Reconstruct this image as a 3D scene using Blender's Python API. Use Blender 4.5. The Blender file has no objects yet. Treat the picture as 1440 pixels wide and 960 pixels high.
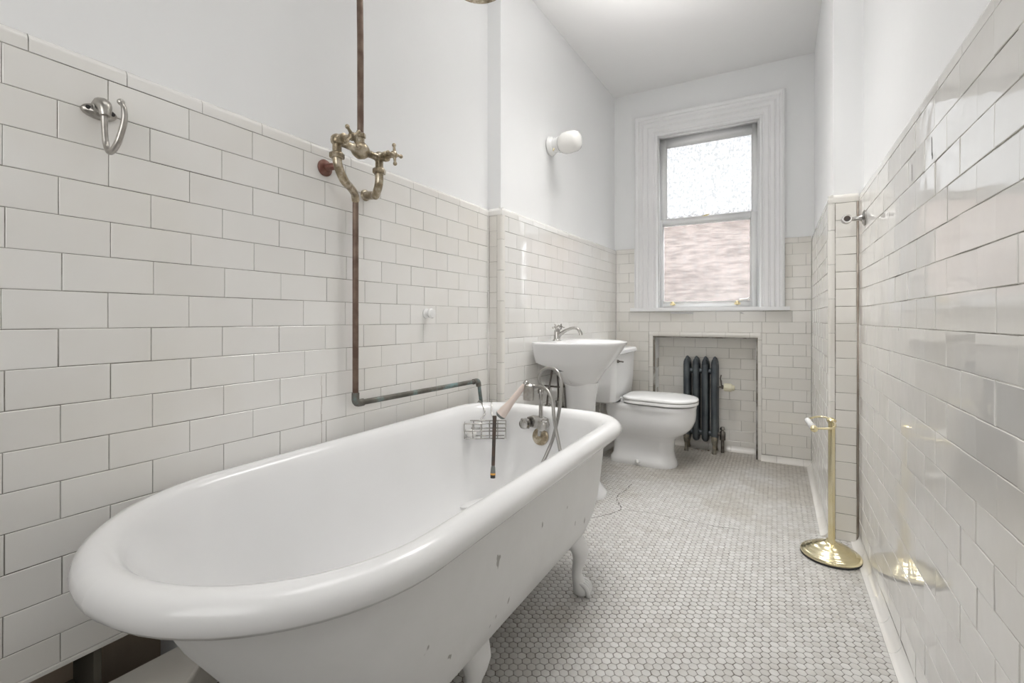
import bpy, math, random
from math import sin, cos, pi, radians
from mathutils import Vector, Matrix
random.seed(7)
SC = bpy.context.scene
COL = SC.collection

# ------------------------------------------------------------------ helpers
class MB:
    def __init__(s):
        s.v = []; s.f = []
    def add(s, vs, fs):
        b = len(s.v)
        s.v += [tuple(p) for p in vs]
        s.f += [tuple(b + i for i in f) for f in fs]
    def box(s, x0, x1, y0, y1, z0, z1):
        s.add([(x0,y0,z0),(x1,y0,z0),(x1,y1,z0),(x0,y1,z0),(x0,y0,z1),(x1,y0,z1),(x1,y1,z1),(x0,y1,z1)],
              [(0,3,2,1),(4,5,6,7),(0,1,5,4),(1,2,6,5),(2,3,7,6),(3,0,4,7)])
    def prism(s, poly, z0, z1):
        n = len(poly)
        s.add([(x,y,z0) for x,y in poly] + [(x,y,z1) for x,y in poly],
              [tuple(range(n-1,-1,-1)), tuple(range(n,2*n))] + [(i,(i+1)%n,n+(i+1)%n,n+i) for i in range(n)])
    def loft(s, rings, cap0=True, cap1=True, closed=True):
        n = len(rings[0]); vs = [p for r in rings for p in r]; fs = []
        for k in range(len(rings)-1):
            for i in range(n if closed else n-1):
                j = (i+1) % n
                fs.append((k*n+i, k*n+j, (k+1)*n+j, (k+1)*n+i))
        if cap0: fs.append(tuple(range(n-1,-1,-1)))
        if cap1: fs.append(tuple((len(rings)-1)*n+i for i in range(n)))
        s.add(vs, fs)
    def tube(s, pts, r, n=12, cap=True, smooth=0, closed=False, squash=None):
        pts = [Vector(p) for p in pts]
        if smooth: pts, r = catmull(pts, r, smooth, closed)
        m = len(pts); R = r if isinstance(r, (list, tuple)) else [r]*m
        T = []
        for i in range(m):
            if closed: t = pts[(i+1)%m] - pts[i-1]
            else: t = pts[min(i+1,m-1)] - pts[max(i-1,0)]
            T.append(t.normalized())
        up = Vector((0,0,1)) if abs(T[0].z) < .9 else Vector((1,0,0))
        N = (up - T[0]*up.dot(T[0])).normalized(); rings = []
        for i in range(m):
            N = (N - T[i]*N.dot(T[i])).normalized(); B = T[i].cross(N)
            a, b = (1,1) if squash is None else squash
            rings.append([pts[i] + (N*cos(2*pi*k/n)*a + B*sin(2*pi*k/n)*b)*R[i] for k in range(n)])
        if closed:
            rings.append(rings[0]); s.loft(rings, False, False)
        else: s.loft(rings, cap, cap)
    def cyl(s, p0, p1, r0, r1=None, n=20):
        s.tube([p0, p1], [r0, r0 if r1 is None else r1], n)
    def lathe(s, prof, origin=(0,0,0), axis=(0,0,1), n=28, sx=1, sy=1):
        A = Vector(axis).normalized(); O = Vector(origin)
        up = Vector((1,0,0)) if abs(A.x) < .9 else Vector((0,1,0))
        N = (up - A*up.dot(A)).normalized(); B = A.cross(N)
        s.loft([[O + A*h + (N*cos(2*pi*k/n)*sx + B*sin(2*pi*k/n)*sy)*max(r,1e-5) for k in range(n)] for r,h in prof])
    def sphere(s, c, r, n=16, m=8, sc=(1,1,1)):
        c = Vector(c)
        s.loft([[c + Vector((r*sc[0]*sin(a)*cos(2*pi*k/n), r*sc[1]*sin(a)*sin(2*pi*k/n), r*sc[2]*-cos(a))) for k in range(n)]
                for a in [max(.02, min(pi-.02, pi*j/m)) for j in range(m+1)]])
    def build(s, name, mat, parent=None, angle=38, loc=None):
        me = bpy.data.meshes.new(name); me.from_pydata(s.v, [], s.f); me.validate(); me.update()
        me.materials.append(mat)
        me.polygons.foreach_set('use_smooth', [True]*len(me.polygons))
        if angle is not None: me.set_sharp_from_angle(angle=radians(angle))
        o = bpy.data.objects.new(name, me); COL.objects.link(o)
        if parent is not None:
            o.parent = parent
            w = parent.location if parent.parent is None else parent.location + parent.parent.location
            if parent.type == 'EMPTY' or loc is None: me.transform(Matrix.Translation(-wloc(parent)))
        return o
def wloc(o):
    v = Vector((0,0,0))
    while o is not None:
        v = v + o.location; o = o.parent
    return v
def catmull(pts, r, k, closed=False):
    m = len(pts); R = list(r) if isinstance(r, (list, tuple)) else [r]*m
    out = []; ro = []
    segs = m if closed else m-1
    for i in range(segs):
        if closed: a,b,c,d = pts[i-1],pts[i],pts[(i+1)%m],pts[(i+2)%m]; ra,rb = R[i],R[(i+1)%m]
        else: a,b,c,d = pts[max(i-1,0)],pts[i],pts[i+1],pts[min(i+2,m-1)]; ra,rb = R[i],R[i+1]
        for j in range(k):
            t = j/k
            out.append(.5*((2*b)+(c-a)*t+(2*a-5*b+4*c-d)*t*t+(3*b-a-3*c+d)*t**3)); ro.append(ra+(rb-ra)*t)
    if not closed: out.append(pts[-1]); ro.append(R[-1])
    return out, ro
def empty(name, loc, label, cat, group=None):
    o = bpy.data.objects.new(name, None); COL.objects.link(o); o.location = loc
    o.empty_display_size = .05
    o['label'] = label; o['category'] = cat
    if group: o['group'] = group
    return o
def tag(o, label, cat, group=None):
    o['label'] = label; o['category'] = cat
    if group: o['group'] = group
    return o
def bev(o, w, seg=2):
    m = o.modifiers.new('bevel', 'BEVEL'); m.width = w; m.segments = seg; m.limit_method = 'ANGLE'; m.angle_limit = radians(40)
    return o

# ------------------------------------------------------------------ materials
def mat(name, col, rough=.5, metal=0, ior=1.5, spec=None, coat=0):
    m = bpy.data.materials.new(name); m.use_nodes = True
    b = m.node_tree.nodes['Principled BSDF']
    b.inputs['Base Color'].default_value = (*col, 1); b.inputs['Roughness'].default_value = rough
    b.inputs['Metallic'].default_value = metal; b.inputs['IOR'].default_value = ior
    if coat: b.inputs['Coat Weight'].default_value = coat; b.inputs['Coat Roughness'].default_value = .04
    m['b'] = 1
    return m
def nd(m, t, **kw):
    n = m.node_tree.nodes.new(t)
    for k, v in kw.items():
        if k.startswith('_'): setattr(n, k[1:], v)
        else: n.inputs[k.replace('__', ' ')].default_value = v
    return n
def lk(m, a, b): m.node_tree.links.new(a, b)
def bsdf(m): return m.node_tree.nodes['Principled BSDF']
def objco(m): return nd(m, 'ShaderNodeNewGeometry').outputs['Position']
def noise(m, scale, detail=3, rough=.5, vec=None):
    n = nd(m, 'ShaderNodeTexNoise', Scale=scale, Detail=detail, Roughness=rough)
    lk(m, vec if vec is not None else objco(m), n.inputs['Vector']); return n.outputs['Fac']
def ramp(m, fac, stops):
    r = nd(m, 'ShaderNodeValToRGB'); e = r.color_ramp.elements
    while len(e) < len(stops): e.new(.5)
    for q, (p, c) in zip(e, stops): q.position = p; q.color = (*c, 1)
    lk(m, fac, r.inputs['Fac']); return r.outputs['Color']
def mix(m, fac, a, b, mode='MIX'):
    n = nd(m, 'ShaderNodeMix', _data_type='RGBA', _blend_type=mode)
    if isinstance(fac, (int, float)): n.inputs[0].default_value = fac
    else: lk(m, fac, n.inputs[0])
    for s, x in ((n.inputs[6], a), (n.inputs[7], b)):
        if isinstance(x, tuple): s.default_value = (*x, 1)
        else: lk(m, x, s)
    return n.outputs[2]
def bump(m, h, strength, dist):
    b = nd(m, 'ShaderNodeBump', Strength=strength, Distance=dist); lk(m, h, b.inputs['Height'])
    lk(m, b.outputs['Normal'], bsdf(m).inputs['Normal'])
def mottled(name, c1, c2, scale, rough=.5, metal=0, lo=.35, hi=.65, bmp=0, bscale=None, r2=None, ior=1.5):
    m = mat(name, c1, rough, metal, ior)
    f = noise(m, scale, 5)
    lk(m, ramp(m, f, [(lo, c1), (hi, c2)]), bsdf(m).inputs['Base Color'])
    if r2 is not None:
        lk(m, ramp(m, f, [(lo, (rough,)*3), (hi, (r2,)*3)]), bsdf(m).inputs['Roughness'])
    if bmp: bump(m, noise(m, bscale or scale*3, 3), bmp, .002)
    return m

def tile_mat(name, c1, c2, rough, ior, wav):
    m = mat(name, c1, rough, 0, ior)
    g = nd(m, 'ShaderNodeNewGeometry')
    base = ramp(m, g.outputs['Random Per Island'], [(0, c1), (1, c2)])
    st = ramp(m, noise(m, 1.6, 4, .6), [(.45, (1,1,1)), (.8, (.93,.91,.87))])
    lk(m, mix(m, 1.0, base, st, 'MULTIPLY'), bsdf(m).inputs['Base Color'])
    bump(m, noise(m, 16, 2, .4), wav, .004)
    return m
WALLC1 = (.775,.762,.735); WALLC2 = (.82,.81,.785)
M = {}
M['tile'] = tile_mat('glazed_tile', WALLC1, WALLC2, .11, 1.55, .10)
M['tile_gloss'] = tile_mat('glossy_glazed_tile', WALLC1, WALLC2, .04, 2.1, .18)
M['tile_smooth'] = tile_mat('smooth_glazed_tile', WALLC1, WALLC2, .10, 1.75, .015)
M['tile_far'] = tile_mat('glazed_tile_warm', (.73,.71,.665), (.78,.76,.72), .10, 1.55, .10)  # slightly darker, warmer tile for the back wall, niche and returns
def grout_mat(name, d, l, lo, hi):
    m = mat(name, d, .9)
    lk(m, ramp(m, noise(m, 5.5, 6, .7), [(lo, d), (hi, l)]), bsdf(m).inputs['Base Color']); return m
M['grout'] = grout_mat('wall_grout', (.17,.15,.12), (.52,.50,.47), .42, .60)
M['grout_brown'] = mottled('dirty_corner_grout', (.28,.23,.19), (.42,.37,.32), 14, .9)
M['grout_light'] = grout_mat('wall_grout_pale', (.22,.2,.17), (.62,.6,.56), .36, .56)
def plaster(name, c):
    m = mat(name, c, .75)
    lk(m, ramp(m, noise(m, 2.2, 4), [(.3, tuple(x*.985 for x in c)), (.7, c)]), bsdf(m).inputs['Base Color'])
    bump(m, noise(m, 9, 4, .5), .15, .006); return m
M['plaster'] = plaster('white_wall_plaster', (.84,.845,.845))
M['ceiling'] = plaster('white_ceiling_plaster', (.86,.855,.85))
M['trim'] = mottled('white_gloss_trim_paint', (.82,.82,.82), (.78,.78,.78), 4, .32, bmp=.1, bscale=40)
M['enamel'] = mottled('white_bath_enamel', (.80,.80,.80), (.77,.77,.765), 3, .16, ior=1.5)
def paint_mat():
    m = mat('painted_tub_outside', (.76,.76,.75), .38)
    a = ramp(m, noise(m, 6, 5, .6), [(.35,(.74,.74,.73)),(.7,(.78,.78,.775))])
    n = nd(m, 'ShaderNodeTexNoise', Scale=34, Detail=2, Roughness=.4)
    mp = nd(m, 'ShaderNodeMapping'); mp.inputs['Scale'].default_value = (1,1,.45)
    lk(m, objco(m), mp.inputs['Vector']); lk(m, mp.outputs[0], n.inputs['Vector'])
    chip = ramp(m, n.outputs['Fac'], [(.745,(0,0,0)),(.765,(1,1,1))])
    lk(m, mix(m, chip, a, (.35,.34,.32)), bsdf(m).inputs['Base Color'])
    bump(m, noise(m, 18, 4, .6), .2, .004); return m
M['tubpaint'] = paint_mat()
M['china'] = mottled('white_vitreous_china', (.80,.80,.80), (.77,.77,.77), 2.5, .12, ior=1.5)
M['plastic'] = mat('white_seat_plastic', (.80,.80,.79), .22)
M['copper'] = mottled('aged_copper', (.125,.080,.060), (.20,.145,.11), 25, .5, .55, r2=.35)
def patina():
    m = mat('verdigris_pipe', (.1,.1,.09), .55, .5)
    f = noise(m, 9, 5, .6)
    lk(m, ramp(m, f, [(.38,(.10,.095,.08)),(.5,(.16,.15,.13)),(.62,(.20,.30,.30)),(.75,(.10,.10,.09))]), bsdf(m).inputs['Base Color'])
    return m
M['patina'] = patina()
M['redcopper'] = mottled('dark_red_copper', (.16,.06,.045), (.22,.12,.09), 40, .4, .4)
def brassold():
    m = mat('tarnished_nickel_brass', (.4,.33,.22), .3, .85)
    lk(m, ramp(m, noise(m, 45, 5, .6), [(.32,(.17,.135,.09)),(.5,(.36,.30,.21)),(.68,(.62,.56,.46))]), bsdf(m).inputs['Base Color'])
    return m
M['brassold'] = brassold()
M['chrome'] = mottled('worn_chrome', (.50,.49,.47), (.34,.325,.30), 40, .18, .95)
M['chrome_hose'] = mat('ribbed_metal_hose', (.36,.35,.33), .3, .9)
M['dullchrome'] = mottled('dull_nickel', (.34,.32,.29), (.50,.48,.45), 40, .28, .9)
M['brass'] = mottled('polished_brass', (.82,.75,.53), (.76,.66,.40), 9, .18, .95)
M['brass_worn'] = mottled('worn_brass', (.50,.42,.24), (.70,.62,.40), 20, .3, .85)
M['black'] = mat('black_rubber', (.03,.03,.03), .6)
M['iron'] = mottled('dark_blue_grey_radiator_paint', (.055,.065,.075), (.095,.11,.12), 8, .33, .35)
M['tanfoot'] = mottled('flaking_tan_paint', (.26,.23,.17), (.12,.11,.09), 40, .6)
M['cream'] = mottled('cream_knob', (.74,.71,.55), (.66,.62,.47), 20, .4)
M['pink'] = mat('pale_pink_plastic', (.70,.60,.54), .3)
M['grey_rubber'] = mat('grey_spray_face', (.16,.17,.16), .5)
M['darkbrush'] = mottled('dark_brown_handle', (.10,.06,.04), (.05,.045,.04), 30, .4)
M['orange'] = mat('orange_band', (.75,.38,.08), .4)
M['soap'] = mat('white_soap', (.80,.79,.76), .35)
M['cardboard'] = mottled('grey_sheet_metal_box', (.72,.69,.63), (.80,.77,.71), 7, .55, 0)
M['cavity'] = mottled('brown_cavity_board', (.50,.41,.32), (.58,.49,.40), 5, .8)
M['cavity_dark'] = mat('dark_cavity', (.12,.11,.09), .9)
M['opal'] = mat('opal_glass_shade', (.80,.79,.76), .12)
M['porcelain'] = mat('white_porcelain', (.80,.80,.79), .15)
M['darkpipe'] = mottled('dark_supply_tube', (.10,.09,.08), (.2,.18,.16), 30, .35, .7)
M['crack'] = mat('floor_crack_dirt', (.10,.09,.08), .9)
def hexmat():
    m = mat('white_hex_floor_tile', (.7,.69,.67), .32)
    g = nd(m, 'ShaderNodeNewGeometry')
    base = ramp(m, g.outputs['Random Per Island'], [(0,(.49,.475,.45)),(.6,(.54,.53,.51)),(1,(.59,.58,.56))])
    sp = nd(m, 'ShaderNodeSeparateXYZ'); lk(m, g.outputs['Position'], sp.inputs[0])
    # worn-in dirt: thicker along the far end of the room and in a few patches
    mr = nd(m, 'ShaderNodeMapRange'); lk(m, sp.outputs['Y'], mr.inputs['Value'])
    mr.inputs['From Min'].default_value = 2.3; mr.inputs['From Max'].default_value = 3.5
    mu = nd(m, 'ShaderNodeMath', _operation='MULTIPLY_ADD'); mu.inputs[1].default_value = .30
    lk(m, mr.outputs[0], mu.inputs[0]); lk(m, noise(m, 2.6, 6, .65), mu.inputs[2])
    d = ramp(m, mu.outputs[0], [(.56,(1,1,1)),(.70,(.86,.84,.80)),(.92,(.74,.70,.64))])
    lk(m, mix(m, 1.0, base, d, 'MULTIPLY'), bsdf(m).inputs['Base Color'])
    bump(m, noise(m, 60, 2), .1, .001); return m
M['hex'] = hexmat()
M['hexgrout'] = grout_mat('floor_grout', (.13,.115,.095), (.26,.24,.22), .35, .65)
def glass_mat(name, horiz, trans, rough, tint, lowc):
    m = bpy.data.materials.new(name); m.use_nodes = True; nt = m.node_tree; nt.nodes.remove(nt.nodes['Principled BSDF'])
    out = nt.nodes['Material Output']
    refr = nd(m, 'ShaderNodeBsdfRefraction', Roughness=rough, IOR=1.45); refr.inputs['Color'].default_value = (*tint, 1)
    tl = nd(m, 'ShaderNodeBsdfTranslucent'); tl.inputs['Color'].default_value = (*tint, 1)
    gl = nd(m, 'ShaderNodeBsdfGlossy', Roughness=.2)
    mp = nd(m, 'ShaderNodeMapping'); mp.inputs['Scale'].default_value = (11, 11, 48) if horiz else (70, 70, 45)
    lk(m, objco(m), mp.inputs['Vector'])
    n = nd(m, 'ShaderNodeTexNoise', Scale=1.0, Detail=3, Roughness=.6); lk(m, mp.outputs[0], n.inputs['Vector'])
    b = nd(m, 'ShaderNodeBump', Strength=.6, Distance=.004); lk(m, n.outputs['Fac'], b.inputs['Height'])
    for s in (refr, gl): lk(m, b.outputs[0], s.inputs['Normal'])
    pat = ramp(m, n.outputs['Fac'], [(.36, tuple(c*lowc for c in tint)), (.60, tint)])
    lk(m, pat, refr.inputs['Color']); lk(m, pat, tl.inputs['Color'])
    mx = nd(m, 'ShaderNodeMixShader'); mx.inputs[0].default_value = trans
    lk(m, refr.outputs[0], mx.inputs[1]); lk(m, tl.outputs[0], mx.inputs[2])
    mg = nd(m, 'ShaderNodeMixShader'); mg.inputs[0].default_value = .04
    lk(m, mx.outputs[0], mg.inputs[1]); lk(m, gl.outputs[0], mg.inputs[2])
    lk(m, mg.outputs[0], out.inputs['Surface']); return m
M['pane_up'] = glass_mat('obscure_glass_frosted', False, .05, .16, (.375,.375,.377), .64)
M['pane_low'] = glass_mat('obscure_glass_rippled', True, .02, .03, (.90,.90,.90), .66)
def brick_mat():
    m = mat('pale_pink_brick', (.6,.4,.33), .9)
    tc = nd(m, 'ShaderNodeTexCoord'); mp = nd(m, 'ShaderNodeMapping')
    mp.inputs['Rotation'].default_value = (radians(90), 0, 0)
    lk(m, tc.outputs['Object'], mp.inputs['Vector'])
    b = nd(m, 'ShaderNodeTexBrick', Scale=1.0); lk(m, mp.outputs[0], b.inputs['Vector'])
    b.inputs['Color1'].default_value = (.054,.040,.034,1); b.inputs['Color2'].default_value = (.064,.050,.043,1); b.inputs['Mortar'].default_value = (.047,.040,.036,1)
    b.inputs['Brick Width'].default_value = .2; b.inputs['Row Height'].default_value = .07; b.inputs['Mortar Size'].default_value = .01
    lk(m, b.outputs['Color'], bsdf(m).inputs['Base Color']); return m
M['brick'] = brick_mat()

# ------------------------------------------------------------------ room
CEIL = 2.76
def struct(name, mb, m, parent=None, angle=38):
    o = mb.build(name, m, parent, angle)
    if parent is None: o['kind'] = 'structure'
    return o
class Frame:
    """u runs along the wall, n towards the room."""
    def __init__(s, p0, p1):
        s.o = Vector((*p0, 0)); d = Vector((p1[0]-p0[0], p1[1]-p0[1], 0)); s.L = d.length; s.d = d.normalized()
        s.n = Vector((s.d.y, -s.d.x, 0))
    def P(s, u, z, n=0): return s.o + s.d*u + s.n*n + Vector((0,0,z))
def fbox(mb, F, u0, u1, z0, z1, n0, n1):
    vs = [F.P(u,z,n) for n in (n0,n1) for z in (z0,z1) for u in (u0,u1)]
    mb.add(vs, [(0,1,3,2),(4,6,7,5),(0,4,5,1),(2,3,7,6),(0,2,6,4),(1,5,7,3)])

def cut(rect, hole):
    a0,a1,b0,b1 = rect; h0,h1,k0,k1 = hole
    if a1 <= h0 or a0 >= h1 or b1 <= k0 or b0 >= k1: return [rect]
    out = []
    if a0 < h0: out.append((a0,h0,b0,b1))
    if a1 > h1: out.append((h1,a1,b0,b1))
    m0, m1 = max(a0,h0), min(a1,h1)
    if b0 < k0: out.append((m0,m1,b0,k0))
    if b1 > k1: out.append((m0,m1,k1,b1))
    return out
def tiles(mb, F, u0, u1, ztop, zbot, pv=.0765, pu=.1575, off=0, holes=(), tilt=.0, n0=0, gap=(.0004,.0010), th=.0022, jit=.0006, bondjit=.004):
    row = 0; z1 = ztop
    while z1 > zbot + .006:
        z0 = max(z1 - pv, zbot)
        o = off + (pu/2 if row % 2 else 0) + random.uniform(-bondjit, bondjit)
        k = math.floor((u0-o)/pu); a = o + k*pu
        while a < u1:
            ra = [(max(a,u0), min(a+pu,u1), z0, z1)]
            for h in holes: ra = [q for r in ra for q in cut(r, h)]
            for (x0,x1,y0,y1) in ra:
                if x1-x0 < .006 or y1-y0 < .006: continue
                g = [random.uniform(*gap) for _ in range(4)]
                x0 += g[0]; x1 -= g[1]; y0 += g[2]; y1 -= g[3]
                dn = random.uniform(-jit, jit)*.5; ta = random.gauss(0, tilt); tb = random.gauss(0, tilt)
                b = .0012; cx, cy = (x0+x1)/2, (y0+y1)/2
                def q(u, z, n): return F.P(u, z, n0 + n + dn + ta*(u-cx) + tb*(z-cy))
                vs = [F.P(u,z,n0-th) for u,z in ((x0,y0),(x1,y0),(x1,y1),(x0,y1))] + \
                     [q(u,z,-.0009) for u,z in ((x0,y0),(x1,y0),(x1,y1),(x0,y1))] + \
                     [q(u,z,0) for u,z in ((x0+b,y0+b),(x1-b,y0+b),(x1-b,y1-b),(x0+b,y1-b))]
                fs = [(i,(i+1)%4,4+(i+1)%4,4+i) for i in range(4)] + [(4+i,4+(i+1)%4,8+(i+1)%4,8+i) for i in range(4)] + [(8,9,10,11)]
                mb.add(vs, fs)
            a += pu
        z1 -= pv; row += 1
def strip(mb, pfun, prof, t0, t1, step, off=0, gap=.0008):
    """segmented moulding: prof = list of (a,b); pfun(t,a,b) -> point"""
    k = math.floor((t0-off)/step); a = off + k*step
    while a < t1:
        s0, s1 = max(a,t0)+gap*random.uniform(.4,1.4), min(a+step,t1)-gap*random.uniform(.4,1.4)
        if s1-s0 > .004: mb.loft([[pfun(s0,*p) for p in prof], [pfun(s1,*p) for p in prof]], True, True)
        a += step
CAPZ = 1.496
def qc(r, k=5, a0=0, a1=pi/2): return [(r*cos(a0+(a1-a0)*i/k), r*sin(a0+(a1-a0)*i/k)) for i in range(k+1)]
CAPPROF = [(-.018,0),(0,0),(0,.020)] + [(-.018+.018*cos(a), .020+.019*sin(a)) for a in [pi/2*i/6 for i in range(1,7)]]   # (n,z)
COVE = [(0,0),(.030,0),(.030,.003)] + [(.030-.030*sin(a), .003+.038*(1-cos(a))) for a in [pi/2*i/6 for i in range(1,7)]]
def cap_row(mb, F, u0, u1, off=0): strip(mb, lambda t,a,b: F.P(t, CAPZ+b, a), [(a, b+.0008) for a,b in CAPPROF], u0, u1, .155, off)
def cove_row(mb, F, u0, u1, off=0): strip(mb, lambda t,a,b: F.P(t, b, a), COVE, u0, u1, .155, off)

YB = -.95   # where the room is left open behind the camera
# --- left wall
L = Frame((-1.2475, YB), (-1.2475, 1.942))
HOLE_L = (.16-YB, .575-YB, -.1, .29)
mb = MB()
mb.box(-1.40,-1.266, YB,.16, 0,CEIL); mb.box(-1.40,-1.266, .16,.575, .29,CEIL); mb.box(-1.40,-1.266,.575,1.96, 0,CEIL)
wall_left = struct('wall_left', mb, M['plaster'])
mb = MB()
for (a,b,c,d) in [(0,.16-YB,0,CAPZ+.02),(.16-YB,.575-YB,.29,CAPZ+.02),(.575-YB,L.L,0,CAPZ+.02)]: fbox(mb, L, a,b,c,d,-.018,-.0022)
struct('grout_bed', mb, M['grout'], wall_left, None)
mb = MB(); tiles(mb, L, 0, L.L-.012, CAPZ, .042, pv=.0765, pu=.1575, off=.269-YB, holes=[HOLE_L], tilt=.0015)
struct('wall_tiles', mb, M['tile'], wall_left, 25)
mb = MB(); cap_row(mb, L, 0, L.L, .5*.1575+.269-YB-.045); struct('bullnose_cap', mb, M['tile'], wall_left)
mb = MB(); cove_row(mb, L, 0, .16-YB); cove_row(mb, L, .575-YB, L.L); struct('cove_base', mb, M['tile'], wall_left)
mb = MB(); strip(mb, lambda t,a,b: L.P(L.L-.012+a, t, b), [(0,-.002),(0,.0005),(.006,.0012),(.012,.0015),(.012,-.002)], .04, CAPZ, .156, .03)
struct('corner_strip', mb, M['tile'], wall_left)
# cavity behind the left wall (pipe access)
mb = MB(); mb.box(-1.50,-1.375,.14,.60,-.02,.31)
struct('cavity_back_board', mb, M['cavity'], wall_left)
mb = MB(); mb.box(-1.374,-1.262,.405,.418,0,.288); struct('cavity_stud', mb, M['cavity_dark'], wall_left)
mb = MB(); mb.box(-1.374,-1.25,.162,.404,.0,.17); struct('cavity_dark_block', mb, M['cavity_dark'], wall_left)  # low dark block filling one side of the cavity
mb = MB(); mb.box(-1.27,-1.243,.15,.58,.282,.290); struct('cavity_edge_strip', mb, M['tile'], wall_left)

# --- left stub return (faces the camera) + far left wall
FL = Frame((-1.170, 1.940), (-1.105, 3.600))
def off(F, u, n): p = F.P(u,0,n); return (p.x,p.y)
mb = MB(); mb.prism([(-1.40,1.958), (-1.262,1.958), (-1.188,1.958), off(FL,FL.L+.02,-.018), off(FL,FL.L+.02,-.20)], 0, CEIL)
wall_al = struct('wall_alcove_left', mb, M['plaster'])
SR = Frame((-1.2475,1.940), (-1.170,1.940))
mb = MB(); fbox(mb, SR, 0, SR.L-.016, 0, CAPZ+.02, -.018, -.0022); fbox(mb, FL, .016, FL.L, 0, CAPZ+.02, -.018, -.0022)
struct('grout_bed', mb, M['grout'], wall_al, None)
mb = MB(); tiles(mb, SR, .003, SR.L-.030, CAPZ, .0, off=.003, pu=.2, bondjit=0)
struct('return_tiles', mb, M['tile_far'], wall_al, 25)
mb = MB(); tiles(mb, FL, .020, FL.L, CAPZ, .042, off=.06, tilt=.004)
struct('wall_tiles', mb, M['tile_gloss'], wall_al, 25)
mb = MB(); cap_row(mb, SR, 0, SR.L-.001); cap_row(mb, FL, .0, FL.L); struct('bullnose_cap', mb, M['tile_gloss'], wall_al)
mb = MB(); cove_row(mb, FL, .0, FL.L); struct('cove_base', mb, M['tile'], wall_al)
def bullnose_corner(mb, c, ax, ay, r, z0, z1, leg, offz=0):
    # c: sharp corner xy; ax: unit vec away from corner along first face; ay: along second face
    c = Vector((*c,0)); ax = Vector((*ax,0)).normalized(); ay = Vector((*ay,0)).normalized()
    pts = [c+ax*(leg), c+ax*r] + [c+ax*r+ay*r - ax*r*sin(a) - ay*r*cos(a) for a in [pi/2*i/6 for i in range(1,6)]] + [c+ay*r, c+ay*leg, c+ay*leg+ax*.012, c+ax*.012+ay*.012, c+ax*leg+ay*.012]
    z1_ = z1; a = z0
    while a < z1_-.01:
        b = min(a+.153, z1_)
        mb.loft([[p+Vector((0,0,a+.0008)) for p in pts],[p+Vector((0,0,b-.0008)) for p in pts]]); a = b
mb = MB(); bullnose_corner(mb, (-1.170,1.940), (-1,0), (FL.d.x,FL.d.y), .012, 0, CAPZ+.004, .028)
struct('corner_bullnose', mb, M['tile_far'], wall_al)

# --- back wall with window and radiator niche
B = Frame((-1.105,3.600), (.21,3.640))
WO = (.324, 1.011, 1.067, 2.378)           # window opening
NI = (.305, .988, 0, .838)                  # niche opening
mb = MB()
NT = -.018
for (a,b,c,d) in [(-.25,WO[0],NI[3],CEIL),(WO[1],B.L+.25,NI[3],CEIL),(WO[0],WO[1],NI[3],WO[2]),(WO[0],WO[1],WO[3],CEIL),
                  (-.25,NI[0],0,NI[3]),(NI[1],B.L+.25,0,NI[3])]: fbox(mb, B, a,b,c,d,-.26,NT)
fbox(mb, B, NI[0]-.05, NI[1]+.05, 0, NI[3]+.05, -.30, -.165)
wall_back = struct('wall_back', mb, M['plaster'])
mb = MB()
for (a,b,c,d) in [(0,.16,NI[3],CAPZ+.02),(1.155,B.L,NI[3],CAPZ+.02),(.1,1.2,NI[3]+.003,1.05),(0,NI[0]-.002,0,NI[3]+.002),(NI[1]+.002,B.L,0,NI[3]+.002)]: fbox(mb, B, a,b,c,d,NT-.002,-.0022)
fbox(mb, B, NI[0], NI[1], 0, NI[3], -.164, -.1505)
fbox(mb, B, NI[0]-.02, NI[0]-.0022, 0, NI[3], -.16, -.02); fbox(mb, B, NI[1]+.0022, NI[1]+.02, 0, NI[3], -.16, -.02)
struct('grout_bed', mb, M['grout'], wall_back, None)
CAS = (.15, 1.162)
mb = MB(); tiles(mb, B, 0, B.L, CAPZ, .042, off=.262-.1575, holes=[(CAS[0]-.002,CAS[1]+.002,1.052,3),(.255,1.025,-1,.885)], tilt=.0015)
BN = Frame(off(B,0,-.1483), off(B,B.L,-.1483))
tiles(mb, BN, NI[0]-.0005, NI[1]+.004, .841, .04, off=.42, tilt=.0015)
JL = Frame(off(B,NI[0],-.045), off(B,NI[0],-.148)); JR = Frame(off(B,NI[1],-.148), off(B,NI[1],-.045))
JL2 = Frame(off(B,NI[0],-.040), off(B,NI[0],-.148))
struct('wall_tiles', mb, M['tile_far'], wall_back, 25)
mb = MB()
class FF:  # jamb frame whose normal points into the niche
    def __init__(s, u, sg): s.u=u; s.sg=sg
    def P(s, t, z, n=0): return B.P(s.u+s.sg*n, z, -t)
tiles(mb, FF(NI[0],1), .046, .148, .83, .04, off=.046); tiles(mb, FF(NI[1],-1), .046, .148, .83, .04, off=.046)
struct('niche_jamb_tiles', mb, M['tile_far'], wall_back, None)
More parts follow.
